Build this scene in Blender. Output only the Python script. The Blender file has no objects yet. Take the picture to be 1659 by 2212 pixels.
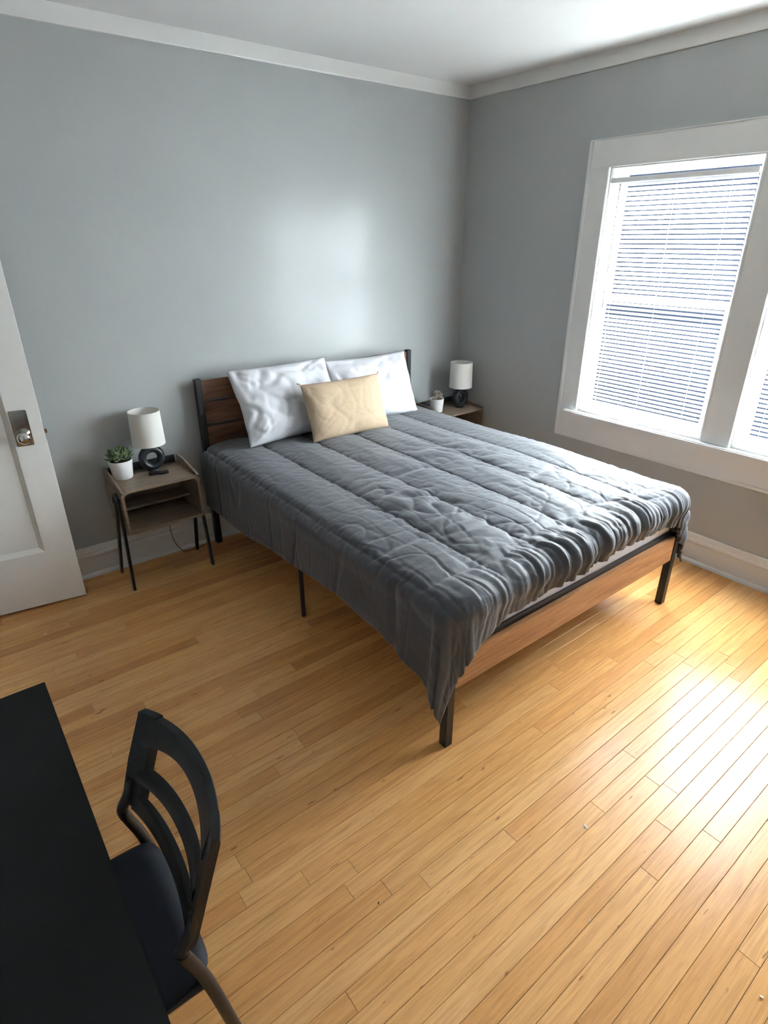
import bpy, bmesh, math, random
from mathutils import Vector, Matrix, noise
R0 = random.Random(7)
scene = bpy.context.scene
C = scene.collection

# ---------------------------------------------------------------- camera
F_PX = 1261.47
cam_d = bpy.data.cameras.new('camera'); cam = bpy.data.objects.new('camera', cam_d); C.objects.link(cam)
cam_d.sensor_fit = 'HORIZONTAL'; cam_d.sensor_width = 36.0; cam_d.lens = F_PX * 36.0 / 1659.0
cam_d.clip_start = 0.02
rx = Vector((0.7885161, -0.61500783, -0.00278029)); ux = Vector((0.26267579, 0.33268835, 0.90571513)); fx = Vector((0.55609692, 0.71490127, -0.42387779))
m = Matrix((rx, ux, -fx)).transposed().to_4x4(); m.translation = (-3.2863, -3.293, 1.7389)
cam.matrix_world = m
scene.camera = cam

# ---------------------------------------------------------------- world (even daylight sky) and exposure
w = bpy.data.worlds.new('daylight'); scene.world = w; w.use_nodes = True
bg = w.node_tree.nodes['Background']; bg.inputs[0].default_value = (0.95, 0.98, 1.0, 1); bg.inputs[1].default_value = 1.2
sd = bpy.data.lights.new('sun_offscreen', 'SUN'); sun = bpy.data.objects.new('sun_offscreen', sd); C.objects.link(sun)
sd.energy = 245.0; sd.angle = math.radians(1.0); sd.color = (0.93, 0.97, 1.0)
sun.rotation_euler = Vector((-1.0, 0.08, -0.84)).to_track_quat('-Z', 'Y').to_euler()   # high sun beyond the blinds
scene.view_settings.view_transform = 'Standard'; scene.view_settings.look = 'None'
scene.view_settings.gamma = 1.0; scene.view_settings.use_curve_mapping = False
scene.view_settings.exposure = 0.15
scene.cycles.use_denoising = True
scene.cycles.max_bounces = 16; scene.cycles.diffuse_bounces = 8; scene.cycles.transparent_max_bounces = 16
scene.cycles.sample_clamp_indirect = 20.0

# ---------------------------------------------------------------- materials
def new_mat(name):
    mt = bpy.data.materials.new(name); mt.use_nodes = True
    nt = mt.node_tree; b = nt.nodes['Principled BSDF']
    return mt, nt, b
def N(nt, t, **kw):
    n = nt.nodes.new(t)
    for k, v in kw.items(): setattr(n, k, v)
    return n
def setin(n, **kw):
    for k, v in kw.items():
        n.inputs[k.replace('_', ' ')].default_value = v
def plain(name, col, rough=0.5, metal=0.0, spec=0.5, var=0.0, scale=20.0, bump=0.0, bscale=80.0, bdist=0.002, stretch=(1, 1, 1)):
    mt, nt, b = new_mat(name)
    b.inputs['Base Color'].default_value = (*col, 1); b.inputs['Roughness'].default_value = rough
    b.inputs['Metallic'].default_value = metal; b.inputs['Specular IOR Level'].default_value = spec
    if var or bump:
        tc = N(nt, 'ShaderNodeTexCoord'); mp = N(nt, 'ShaderNodeMapping'); mp.inputs['Scale'].default_value = stretch
        nt.links.new(tc.outputs['Object'], mp.inputs['Vector'])
    if var:
        no = N(nt, 'ShaderNodeTexNoise'); setin(no, Scale=scale, Detail=4.0); nt.links.new(mp.outputs[0], no.inputs['Vector'])
        mx = N(nt, 'ShaderNodeMix', data_type='RGBA')
        mx.inputs[6].default_value = (*[c * (1 - var) for c in col], 1); mx.inputs[7].default_value = (*[min(1, c * (1 + var)) for c in col], 1)
        nt.links.new(no.outputs['Fac'], mx.inputs[0]); nt.links.new(mx.outputs[2], b.inputs['Base Color'])
    if bump:
        n2 = N(nt, 'ShaderNodeTexNoise'); setin(n2, Scale=bscale, Detail=5.0); nt.links.new(mp.outputs[0], n2.inputs['Vector'])
        bp = N(nt, 'ShaderNodeBump'); setin(bp, Strength=bump, Distance=bdist); nt.links.new(n2.outputs['Fac'], bp.inputs['Height'])
        nt.links.new(bp.outputs[0], b.inputs['Normal'])
    return mt
def wood(name, cols, rough=0.45, axis=0, scale=6.0, dens=14.0, rnd=0.0, bump=0.15):
    """grain running along one local axis"""
    mt, nt, b = new_mat(name)
    tc = N(nt, 'ShaderNodeTexCoord'); mp = N(nt, 'ShaderNodeMapping')
    s = [dens] * 3; s[axis] = 1.0; mp.inputs['Scale'].default_value = s
    nt.links.new(tc.outputs['Object'], mp.inputs['Vector'])
    oi = N(nt, 'ShaderNodeObjectInfo'); ad = N(nt, 'ShaderNodeVectorMath', operation='ADD')
    mu = N(nt, 'ShaderNodeMath', operation='MULTIPLY'); mu.inputs[1].default_value = 37.0
    nt.links.new(oi.outputs['Random'], mu.inputs[0]); nt.links.new(mp.outputs[0], ad.inputs[0]); nt.links.new(mu.outputs[0], ad.inputs[1])
    no = N(nt, 'ShaderNodeTexNoise'); setin(no, Scale=scale, Detail=6.0, Roughness=0.6, Distortion=0.6)
    nt.links.new(ad.outputs[0], no.inputs['Vector'])
    cr = N(nt, 'ShaderNodeValToRGB'); e = cr.color_ramp.elements
    e[0].position = 0.3; e[0].color = (*cols[0], 1); e[1].position = 0.72; e[1].color = (*cols[-1], 1)
    if len(cols) > 2:
        k = cr.color_ramp.elements.new(0.5); k.color = (*cols[1], 1)
    nt.links.new(no.outputs['Fac'], cr.inputs[0]); nt.links.new(cr.outputs[0], b.inputs['Base Color'])
    b.inputs['Roughness'].default_value = rough
    bp = N(nt, 'ShaderNodeBump'); setin(bp, Strength=bump, Distance=0.001); nt.links.new(no.outputs['Fac'], bp.inputs['Height'])
    nt.links.new(bp.outputs[0], b.inputs['Normal'])
    return mt
def floor_mat():
    mt, nt, b = new_mat('maple_strip')
    geo = N(nt, 'ShaderNodeNewGeometry'); oi = N(nt, 'ShaderNodeObjectInfo')
    mul = N(nt, 'ShaderNodeMath', operation='MULTIPLY'); mul.inputs[1].default_value = 53.0
    nt.links.new(oi.outputs['Random'], mul.inputs[0])
    ad = N(nt, 'ShaderNodeVectorMath', operation='ADD'); nt.links.new(geo.outputs['Position'], ad.inputs[0]); nt.links.new(mul.outputs[0], ad.inputs[1])
    mp = N(nt, 'ShaderNodeMapping'); mp.inputs['Scale'].default_value = (1.2, 22, 1); nt.links.new(ad.outputs[0], mp.inputs['Vector'])
    g = N(nt, 'ShaderNodeTexNoise'); setin(g, Scale=4.0, Detail=7.0, Roughness=0.62, Distortion=0.8); nt.links.new(mp.outputs[0], g.inputs['Vector'])
    # board tone
    tone = N(nt, 'ShaderNodeValToRGB'); el = tone.color_ramp.elements
    el[0].position = 0.0; el[0].color = (0.55, 0.262, 0.088, 1)
    el[1].position = 1.0; el[1].color = (0.77, 0.435, 0.175, 1)
    k = el.new(0.2); k.color = (0.67, 0.335, 0.115, 1)
    k = el.new(0.6); k.color = (0.73, 0.395, 0.148, 1)
    nt.links.new(oi.outputs['Random'], tone.inputs[0])
    gr = N(nt, 'ShaderNodeValToRGB'); e = gr.color_ramp.elements
    e[0].position = 0.28; e[0].color = (0.72, 0.66, 0.58, 1); e[1].position = 0.6; e[1].color = (1, 1, 1, 1)
    nt.links.new(g.outputs['Fac'], gr.inputs[0])
    mx = N(nt, 'ShaderNodeMix', data_type='RGBA', blend_type='MULTIPLY'); mx.inputs[0].default_value = 1.0
    nt.links.new(tone.outputs[0], mx.inputs[6]); nt.links.new(gr.outputs[0], mx.inputs[7])
    # sparse dark flecks / scratches
    mp2 = N(nt, 'ShaderNodeMapping'); mp2.inputs['Scale'].default_value = (14, 60, 1); nt.links.new(ad.outputs[0], mp2.inputs['Vector'])
    fl = N(nt, 'ShaderNodeTexNoise'); setin(fl, Scale=1.0, Detail=2.0); nt.links.new(mp2.outputs[0], fl.inputs['Vector'])
    fr = N(nt, 'ShaderNodeValToRGB'); e = fr.color_ramp.elements
    e[0].position = 0.235; e[0].color = (0.38, 0.28, 0.2, 1); e[1].position = 0.275; e[1].color = (1, 1, 1, 1)
    nt.links.new(fl.outputs['Fac'], fr.inputs[0])
    mx2 = N(nt, 'ShaderNodeMix', data_type='RGBA', blend_type='MULTIPLY'); mx2.inputs[0].default_value = 0.8
    nt.links.new(mx.outputs[2], mx2.inputs[6]); nt.links.new(fr.outputs[0], mx2.inputs[7])
    nt.links.new(mx2.outputs[2], b.inputs['Base Color'])
    b.inputs['Roughness'].default_value = 0.28; b.inputs['Specular IOR Level'].default_value = 0.34
    # gentle waviness of the worn varnish
    n2 = N(nt, 'ShaderNodeTexNoise'); setin(n2, Scale=9.0, Detail=3.0); nt.links.new(geo.outputs['Position'], n2.inputs['Vector'])
    bp = N(nt, 'ShaderNodeBump'); setin(bp, Strength=0.12, Distance=0.004); nt.links.new(n2.outputs['Fac'], bp.inputs['Height'])
    bp2 = N(nt, 'ShaderNodeBump'); setin(bp2, Strength=0.12, Distance=0.001); nt.links.new(g.outputs['Fac'], bp2.inputs['Height']); nt.links.new(bp.outputs[0], bp2.inputs['Normal'])
    nt.links.new(bp2.outputs[0], b.inputs['Normal'])
    return mt
def wall_mat():
    mt, nt, b = new_mat('grey_wall_paint')
    tc = N(nt, 'ShaderNodeTexCoord')
    n1 = N(nt, 'ShaderNodeTexNoise'); setin(n1, Scale=2.2, Detail=3.0); nt.links.new(tc.outputs['Object'], n1.inputs['Vector'])
    mx = N(nt, 'ShaderNodeMix', data_type='RGBA')
    mx.inputs[6].default_value = (0.36, 0.375, 0.370, 1); mx.inputs[7].default_value = (0.40, 0.412, 0.406, 1)
    nt.links.new(n1.outputs['Fac'], mx.inputs[0]); nt.links.new(mx.outputs[2], b.inputs['Base Color'])
    b.inputs['Roughness'].default_value = 0.23; b.inputs['Specular IOR Level'].default_value = 0.20
    n2 = N(nt, 'ShaderNodeTexNoise'); setin(n2, Scale=7.0, Detail=3.0, Roughness=0.45); nt.links.new(tc.outputs['Object'], n2.inputs['Vector'])
    bp = N(nt, 'ShaderNodeBump'); setin(bp, Strength=0.16, Distance=0.012); nt.links.new(n2.outputs['Fac'], bp.inputs['Height'])
    n3 = N(nt, 'ShaderNodeTexNoise'); setin(n3, Scale=160.0, Detail=2.0); nt.links.new(tc.outputs['Object'], n3.inputs['Vector'])
    bp2 = N(nt, 'ShaderNodeBump'); setin(bp2, Strength=0.08, Distance=0.001); nt.links.new(n3.outputs['Fac'], bp2.inputs['Height']); nt.links.new(bp.outputs[0], bp2.inputs['Normal'])
    nt.links.new(bp2.outputs[0], b.inputs['Normal'])
    return mt
def slat_mat():
    mt, nt, b = new_mat('blind_slat_vinyl')
    out = nt.nodes['Material Output']
    d = N(nt, 'ShaderNodeBsdfDiffuse'); d.inputs[0].default_value = (0.85, 0.85, 0.85, 1)
    t = N(nt, 'ShaderNodeBsdfTranslucent'); t.inputs[0].default_value = (0.86, 0.88, 0.90, 1)
    mx = N(nt, 'ShaderNodeMixShader'); mx.inputs[0].default_value = 0.50
    nt.links.new(d.outputs[0], mx.inputs[1]); nt.links.new(t.outputs[0], mx.inputs[2])
    g = N(nt, 'ShaderNodeBsdfGlossy'); g.inputs['Roughness'].default_value = 0.35
    m2 = N(nt, 'ShaderNodeMixShader'); m2.inputs[0].default_value = 0.04
    nt.links.new(mx.outputs[0], m2.inputs[1]); nt.links.new(g.outputs[0], m2.inputs[2])
    nt.links.new(m2.outputs[0], out.inputs[0]); nt.nodes.remove(b)
    return mt
def glass_mat():
    mt, nt, b = new_mat('window_glass')
    out = nt.nodes['Material Output']
    t = N(nt, 'ShaderNodeBsdfTransparent'); t.inputs[0].default_value = (0.94, 0.96, 0.96, 1)
    g = N(nt, 'ShaderNodeBsdfGlossy'); g.inputs['Roughness'].default_value = 0.02
    lw = N(nt, 'ShaderNodeLayerWeight'); lw.inputs[0].default_value = 0.5
    pw = N(nt, 'ShaderNodeMath', operation='POWER'); pw.inputs[1].default_value = 4.0; nt.links.new(lw.outputs['Facing'], pw.inputs[0])
    fr = N(nt, 'ShaderNodeMath', operation='MULTIPLY_ADD'); fr.inputs[1].default_value = 0.35; fr.inputs[2].default_value = 0.004; nt.links.new(pw.outputs[0], fr.inputs[0])
    mx = N(nt, 'ShaderNodeMixShader'); nt.links.new(fr.outputs[0], mx.inputs[0])
    nt.links.new(t.outputs[0], mx.inputs[1]); nt.links.new(g.outputs[0], mx.inputs[2]); nt.links.new(mx.outputs[0], out.inputs[0]); nt.nodes.remove(b)
    return mt
def shade_mat():
    mt, nt, b = new_mat('lamp_shade_linen')
    b.inputs['Base Color'].default_value = (0.80, 0.79, 0.75, 1); b.inputs['Roughness'].default_value = 0.85
    out = nt.nodes['Material Output']
    t = N(nt, 'ShaderNodeBsdfTranslucent'); t.inputs[0].default_value = (0.8, 0.78, 0.72, 1)
    mx = N(nt, 'ShaderNodeMixShader'); mx.inputs[0].default_value = 0.15
    nt.links.new(b.outputs[0], mx.inputs[1]); nt.links.new(t.outputs[0], mx.inputs[2]); nt.links.new(mx.outputs[0], out.inputs[0])
    return mt
def duvet_mat():
    mt, nt, b = new_mat('grey_microfibre')
    tc = N(nt, 'ShaderNodeTexCoord')
    b.inputs['Base Color'].default_value = (0.066, 0.071, 0.082, 1); b.inputs['Roughness'].default_value = 0.58
    b.inputs['Sheen Weight'].default_value = 0.24; b.inputs['Sheen Roughness'].default_value = 0.45
    b.inputs['Specular IOR Level'].default_value = 0.40
    n1 = N(nt, 'ShaderNodeTexNoise'); setin(n1, Scale=38.0, Detail=6.0, Roughness=0.6, Distortion=1.2); nt.links.new(tc.outputs['Object'], n1.inputs['Vector'])
    bp = N(nt, 'ShaderNodeBump'); setin(bp, Strength=0.35, Distance=0.004); nt.links.new(n1.outputs['Fac'], bp.inputs['Height'])
    nt.links.new(bp.outputs[0], b.inputs['Normal'])
    return mt

M = {}
M['wall'] = wall_mat()
M['ceil'] = plain('ceiling_paint', (0.66, 0.66, 0.655), 0.7, var=0.02, scale=3, bump=0.05, bscale=120)
M['trim'] = plain('white_trim_paint', (0.66, 0.66, 0.645), 0.38, var=0.03, scale=5, bump=0.06, bscale=25)
M['door'] = plain('white_door_paint', (0.80, 0.80, 0.78), 0.4, var=0.03, scale=4, bump=0.05, bscale=30)
M['floor'] = floor_mat()
M['sub'] = plain('dark_joint', (0.10, 0.05, 0.02), 0.8, var=0.2)
M['slat'] = slat_mat()
M['glass'] = glass_mat()
M['vinyl'] = plain('white_vinyl', (0.78, 0.79, 0.80), 0.35, var=0.02)
M['black_metal'] = plain('black_powder_coat', (0.012, 0.012, 0.013), 0.42, var=0.2, scale=60)
M['black_desk'] = plain('black_laminate', (0.005, 0.005, 0.006), 0.55, spec=0.2, var=0.15, scale=80, bump=0.03, bscale=300)
M['black_plastic'] = plain('black_plastic', (0.007, 0.007, 0.009), 0.5, spec=0.35, var=0.15, scale=40, bump=0.04, bscale=200)
M['seat'] = plain('black_seat', (0.004, 0.005, 0.010), 0.55, spec=0.25, var=0.2, scale=50)
M['rail'] = wood('rustic_oak_rail', ((0.30, 0.130, 0.050), (0.41, 0.195, 0.082), (0.50, 0.258, 0.115)), 0.5, 0, 5, 12)
M['board'] = wood('dark_walnut_board', ((0.085, 0.036, 0.018), (0.17, 0.080, 0.042), (0.25, 0.130, 0.072)), 0.5, 0, 4, 10)
M['ns'] = wood('greige_oak', ((0.13, 0.095, 0.065), (0.20, 0.15, 0.105), (0.26, 0.20, 0.145)), 0.42, 0, 5, 14)
M['nsdark'] = plain('dark_back_panel', (0.015, 0.012, 0.011), 0.6, var=0.2)
M['duvet'] = duvet_mat()
M['sheet'] = plain('white_sheet', (0.74, 0.74, 0.78), 0.8, var=0.04, scale=8, bump=0.4, bscale=30, bdist=0.006)
M['pillow'] = plain('white_cotton', (0.58, 0.58, 0.61), 0.85, var=0.02, scale=6, bump=0.25, bscale=14, bdist=0.008)
M['cush'] = plain('beige_linen', (0.46, 0.345, 0.235), 0.9, var=0.14, scale=120, bump=0.4, bscale=60, bdist=0.003)
M['shade'] = shade_mat()
M['ring'] = plain('black_ceramic', (0.014, 0.018, 0.022), 0.38, var=0.2, scale=30, bump=0.15, bscale=90)
M['pot'] = plain('white_ceramic', (0.80, 0.80, 0.80), 0.35, var=0.02)
M['soil'] = plain('soil', (0.03, 0.02, 0.015), 0.9, var=0.4, scale=80, bump=0.6, bscale=120)
M['leaf'] = plain('succulent_green', (0.13, 0.19, 0.085), 0.42, var=0.75, scale=45)
M['bud'] = plain('pale_succulent', (0.30, 0.25, 0.20), 0.6, var=0.4, scale=60)
M['chrome'] = plain('polished_nickel', (0.62, 0.60, 0.57), 0.12, metal=1.0, var=0.03)
M['cord'] = plain('brown_cord', (0.12, 0.05, 0.03), 0.5, var=0.1)
M['chip'] = plain('paint_flake', (0.85, 0.83, 0.78), 0.6, var=0.05)
M['crumb'] = plain('dark_crumb', (0.03, 0.02, 0.015), 0.8, var=0.3)
M['outside_dark'] = plain('slate_blue_outside', (0.030, 0.042, 0.075), 0.8, spec=0.2, var=0.25, scale=3, stretch=(1, 1, 6))  # dark tone for the wall and ground added behind the blinds

# ---------------------------------------------------------------- mesh helpers
def obj(name, bm, mat, parent=None, smooth=False, loc=None, rot=None):
    me = bpy.data.meshes.new(name)
    bmesh.ops.recalc_face_normals(bm, faces=bm.faces)
    bm.to_mesh(me); bm.free()
    if smooth:
        for p in me.polygons: p.use_smooth = True
    me.materials.append(M[mat] if isinstance(mat, str) else mat)
    o = bpy.data.objects.new(name, me); C.objects.link(o)
    if parent is not None: o.parent = parent
    if loc: o.location = loc
    if rot: o.rotation_euler = rot
    return o
def share(name, me, parent=None, loc=(0, 0, 0), rot=(0, 0, 0), scale=(1, 1, 1)):
    o = bpy.data.objects.new(name, me); C.objects.link(o)
    if parent is not None: o.parent = parent
    o.location = loc; o.rotation_euler = rot; o.scale = scale
    return o
def bx(bm, x0, x1, y0, y1, z0, z1, bev=0.0, seg=2):
    vs = [bm.verts.new((x, y, z)) for x in (x0, x1) for y in (y0, y1) for z in (z0, z1)]
    fs = [bm.faces.new([vs[i] for i in q]) for q in ((0, 1, 3, 2), (4, 6, 7, 5), (0, 4, 5, 1), (2, 3, 7, 6), (0, 2, 6, 4), (1, 5, 7, 3))]
    if bev:
        es = list({e for f in fs for e in f.edges})
        bmesh.ops.bevel(bm, geom=es, offset=bev, segments=seg, affect='EDGES', clamp_overlap=True)
def box(name, x0, x1, y0, y1, z0, z1, mat, parent=None, bev=0.002, seg=2):
    bm = bmesh.new(); bx(bm, x0, x1, y0, y1, z0, z1, bev, seg); return obj(name, bm, mat, parent)
def empty(name, loc=(0, 0, 0), rotz=0.0, label=None, cat=None, group=None, kind=None):
    o = bpy.data.objects.new(name, None); C.objects.link(o); o.location = loc; o.rotation_euler = (0, 0, rotz); o.empty_display_size = 0.1
    return tag(o, label, cat, group, kind)
def tag(o, label=None, cat=None, group=None, kind=None):
    if label: o['label'] = label
    if cat: o['category'] = cat
    if group: o['group'] = group
    if kind: o['kind'] = kind
    return o
def catmull(pts, n=6):
    pts = [Vector(p) for p in pts]; out = []
    P = [pts[0] * 2 - pts[1]] + pts + [pts[-1] * 2 - pts[-2]]
    for i in range(1, len(P) - 2):
        a, b, c, d = P[i - 1:i + 3]
        for k in range(n):
            t = k / n
            out.append(0.5 * ((2 * b) + (c - a) * t + (2 * a - 5 * b + 4 * c - d) * t * t + (3 * b - a - 3 * c + d) * t ** 3))
    out.append(pts[-1]); return out
def sweep(bm, path, prof, up=Vector((0, 0, 1)), scales=None):
    """sweep a closed 2-D profile (list of (side, up)) along a path, capped"""
    rings = []
    n = len(path)
    for i, p in enumerate(path):
        t = (path[min(i + 1, n - 1)] - path[max(i - 1, 0)]).normalized()
        s = t.cross(up)
        if s.length < 1e-4: s = t.cross(Vector((1, 0, 0)))
        s.normalize(); u = s.cross(t).normalized()
        k = scales[i] if scales else 1.0
        rings.append([bm.verts.new(p + s * (a * k) + u * (b * k)) for a, b in prof])
    m_ = len(prof)
    for i in range(n - 1):
        for j in range(m_):
            bm.faces.new((rings[i][j], rings[i][(j + 1) % m_], rings[i + 1][(j + 1) % m_], rings[i + 1][j]))
    bm.faces.new(rings[0][::-1]); bm.faces.new(rings[-1])
def circ(r, n=10): return [(r * math.cos(2 * math.pi * i / n), r * math.sin(2 * math.pi * i / n)) for i in range(n)]
def rrect(w, h, r=0.003):
    o = []
    for cx, cy, a0 in ((w / 2 - r, h / 2 - r, 0), (-w / 2 + r, h / 2 - r, 90), (-w / 2 + r, -h / 2 + r, 180), (w / 2 - r, -h / 2 + r, 270)):
        for k in range(3):
            a = math.radians(a0 + 45 * k); o.append((cx + r * math.cos(a), cy + r * math.sin(a)))
    return o
def tube(name, pts, r, mat, parent=None, n=10, sub=6, scales=None):
    bm = bmesh.new(); path = catmull(pts, sub) if sub > 1 else [Vector(p) for p in pts]
    sweep(bm, path, circ(r, n), scales=scales)
    return obj(name, bm, mat, parent, smooth=True)
def lathe(bm, prof, n=40, c=(0, 0, 0)):
    rings = []
    for r, z in prof:
        rings.append([bm.verts.new((c[0] + r * math.cos(2 * math.pi * i / n), c[1] + r * math.sin(2 * math.pi * i / n), c[2] + z)) for i in range(n)])
    for a, b in zip(rings[:-1], rings[1:]):
        for i in range(n): bm.faces.new((a[i], a[(i + 1) % n], b[(i + 1) % n], b[i]))
    return rings
def autosmooth(o, ang=40):
    for p in o.data.polygons: p.use_smooth = True
    o.data.set_sharp_from_angle(angle=math.radians(ang))
def extrude_profile(name, prof, p0, p1, mat, parent=None, into=Vector((0, -1, 0))):
    """profile of (depth, z) extruded between two wall points; 'into' points into the room"""
    bm = bmesh.new(); a = []; b = []
    for d, z in prof:
        a.append(bm.verts.new(Vector(p0) + into * d + Vector((0, 0, z)))); b.append(bm.verts.new(Vector(p1) + into * d + Vector((0, 0, z))))
    n = len(prof)
    for i in range(n): bm.faces.new((a[i], a[(i + 1) % n], b[(i + 1) % n], b[i]))
    bm.faces.new(a[::-1]); bm.faces.new(b)
    return obj(name, bm, mat, parent)

# ---------------------------------------------------------------- room shell
XL, YB, H = -3.80, -4.25, 2.632          # left wall, wall behind, ceiling
T = 0.14
WZ0, WZ1 = 0.722, 2.093                  # window openings
W1 = (-1.925, -1.126); W2 = (-2.885, -2.085)
bm = bmesh.new(); bx(bm, XL - T, T, 0, T, -0.05, H + 0.05)
tag(obj('wall_back', bm, 'wall'), kind='structure', label='grey painted wall behind the headboard')
bm = bmesh.new()
for y0, y1, z0, z1 in ((YB, 0, -0.05, WZ0), (YB, 0, WZ1, H + 0.05), (W1[1], 0, WZ0, WZ1), (W2[1], W1[0], WZ0, WZ1), (YB, W2[0], WZ0, WZ1)):
    bx(bm, 0, T, y0, y1, z0, z1)
tag(obj('wall_right', bm, 'wall'), kind='structure', label='grey painted wall with the two windows')
DY0, DY1, DZ = -0.90, -0.085, 2.05       # doorway in left wall
bm = bmesh.new()
for y0, y1, z0, z1 in ((YB, DY0, -0.05, H + 0.05), (DY0, DY1, DZ, H + 0.05), (DY1, 0, -0.05, H + 0.05)):
    bx(bm, XL - T, XL, y0, y1, z0, z1)
tag(obj('wall_left', bm, 'wall'), kind='structure', label='grey painted wall with the doorway')
bm = bmesh.new(); bx(bm, XL - T, T, YB - T, YB, -0.05, H + 0.05)
tag(obj('wall_front', bm, 'wall'), kind='structure', label='grey painted wall facing the bed foot')
bm = bmesh.new(); bx(bm, XL - T - 1.2, T, YB - T, T, H, H + 0.12)
tag(obj('ceiling', bm, 'ceil'), kind='structure', label='white painted ceiling')
# small hallway beyond the doorway
bm = bmesh.new()
bx(bm, XL - T - 1.2, XL - T - 1.1, -1.6, T, -0.05, H); bx(bm, XL - T - 1.2, XL - T, -1.7, -1.6, -0.05, H); bx(bm, XL - T - 1.2, XL - T, 0.0, T, -0.05, H)
tag(obj('wall_hall', bm, 'wall'), kind='structure', label='hallway walls beyond the doorway')
# doorway casing
bm = bmesh.new()
bx(bm, XL, XL + 0.018, DY0 - 0.11, DY0, 0, DZ + 0.11); bx(bm, XL, XL + 0.018, DY0, -0.001, DZ, DZ + 0.11); bx(bm, XL, XL + 0.018, DY1, -0.001, 0, DZ)
tag(obj('trim_5', bm, 'trim'), kind='structure', label='white casing around the doorway')

# floor: slab with single strips
fl = box('floor', XL - T - 1.2, T, YB - T, T, -0.09, -0.0095, 'sub', bev=0)
tag(fl, kind='structure', label='honey coloured narrow strip wood floor')
PW = 0.0572
def plank_mesh():
    bm = bmesh.new(); g = 0.00045; c = 0.0011; hw = PW / 2 - g
    lo = [bm.verts.new(v) for v in ((-0.5, -hw, -0.0095), (0.5, -hw, -0.0095), (0.5, hw, -0.0095), (-0.5, hw, -0.0095))]
    mi = [bm.verts.new(v) for v in ((-0.5, -hw, -0.0008), (0.5, -hw, -0.0008), (0.5, hw, -0.0008), (-0.5, hw, -0.0008))]
    hi = [bm.verts.new(v) for v in ((-0.4992, -hw + c, 0), (0.4992, -hw + c, 0), (0.4992, hw - c, 0), (-0.4992, hw - c, 0))]
    for a, b in ((lo, mi), (mi, hi)):
        for i in range(4): bm.faces.new((a[i], a[(i + 1) % 4], b[(i + 1) % 4], b[i]))
    bm.faces.new(hi); bm.faces.new(lo[::-1])
    bmesh.ops.recalc_face_normals(bm, faces=bm.faces)
    me = bpy.data.meshes.new('plank'); bm.to_mesh(me); bm.free(); me.materials.append(M['floor']); return me
pm = plank_mesh()
row = 0; y = -PW / 2; npl = 0
while y > YB + PW:
    x = XL; cuts = []
    pos = XL + R0.uniform(0.35, 1.3)
    while pos < -0.45:
        cuts.append(pos); pos += R0.uniform(0.75, 1.75)
    ends = [XL] + cuts + [0.0]
    for a, b in zip(ends[:-1], ends[1:]):
        share('plank', pm, fl, ((a + b) / 2, y, R0.uniform(-0.0003, 0.0)), (0, 0, 0), (b - a - 0.0008, 1, 1)); npl += 1
    y -= PW; row += 1

# ceiling band and baseboards
band = [(0, 2.561), (0.012, 2.561), (0.014, 2.566), (0.014, 2.632), (0, 2.632)]
tag(extrude_profile('trim_1', band, (XL, 0, 0), (0, 0, 0), 'trim', into=Vector((0, -1, 0))), kind='structure', label='white band along the top of the back wall')
tag(extrude_profile('trim_2', band, (0, 0, 0), (0, YB, 0), 'trim', into=Vector((-1, 0, 0))), kind='structure', label='white band along the top of the window wall')
tag(extrude_profile('trim_3', band, (XL, YB, 0), (XL, 0, 0), 'trim', into=Vector((1, 0, 0))), kind='structure', label='white band along the top of the doorway wall')
bb = [(0, 0), (0.028, 0), (0.027, 0.012), (0.021, 0.021), (0.016, 0.024), (0.016, 0.122), (0.020, 0.126), (0.023, 0.136), (0.021, 0.146), (0.014, 0.151), (0.012, 0.176), (0.008, 0.183), (0, 0.183)]
tag(extrude_profile('baseboard_back', bb, (XL, 0, 0), (0, 0, 0), 'trim', into=Vector((0, -1, 0))), kind='structure', label='white moulded baseboard under the back wall')
tag(extrude_profile('baseboard_right', bb, (0, 0, 0), (0, YB, 0), 'trim', into=Vector((-1, 0, 0))), kind='structure', label='white moulded baseboard under the window wall')
tag(extrude_profile('baseboard_left', bb, (XL, YB, 0), (XL, DY0 - 0.11, 0), 'trim', into=Vector((1, 0, 0))), kind='structure', label='white moulded baseboard under the doorway wall')

# ---------------------------------------------------------------- windows
cz0, cz1, cy0, cy1 = 0.5435, 2.229, -3.02, -0.99
cas = empty('trim_4', (0, -2, cz0), kind='structure', label='wide white casing around the two windows')
def cpart(name, y0, y1, z0, z1, d=0.020, d0=0.0, bev=0.002):
    o = box(name, -d, -d0, y0, y1, z0, z1, 'trim', None, bev); o.parent = cas; o.matrix_parent_inverse = Matrix.Translation((0, 2, -cz0)); return o
cpart('header_casing', cy0, cy1, WZ1, cz1)
cpart('side_casing', W1[1], cy1, cz0, WZ1)
cpart('side_casing', cy0, W2[0], cz0, WZ1)
cpart('mullion_casing', W2[1], W1[0], WZ0, WZ1)
cpart('apron', W2[0], W1[1], cz0, 0.694)
cpart('stool', -2.965, -1.045, 0.694, WZ0, d=0.052, bev=0.006)
cpart('back_band', cy0 - 0.004, cy1 + 0.004, cz1 - 0.004, cz1 + 0.003, d=0.025)
cpart('back_band', cy1 - 0.016, cy1 + 0.004, cz0, cz1 - 0.004, d=0.027)
cpart('back_band', cy0 - 0.004, cy0 + 0.016, cz0, cz1 - 0.004, d=0.027)
cpart('apron_bead', cy0, cy1, cz0 - 0.004, cz0 + 0.014, d=0.026)
for yy in (W1[0] - 0.014, W2[1] + 0.002): cpart('mullion_bead', yy, yy + 0.012, WZ0, WZ1, d=0.0235)
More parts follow.
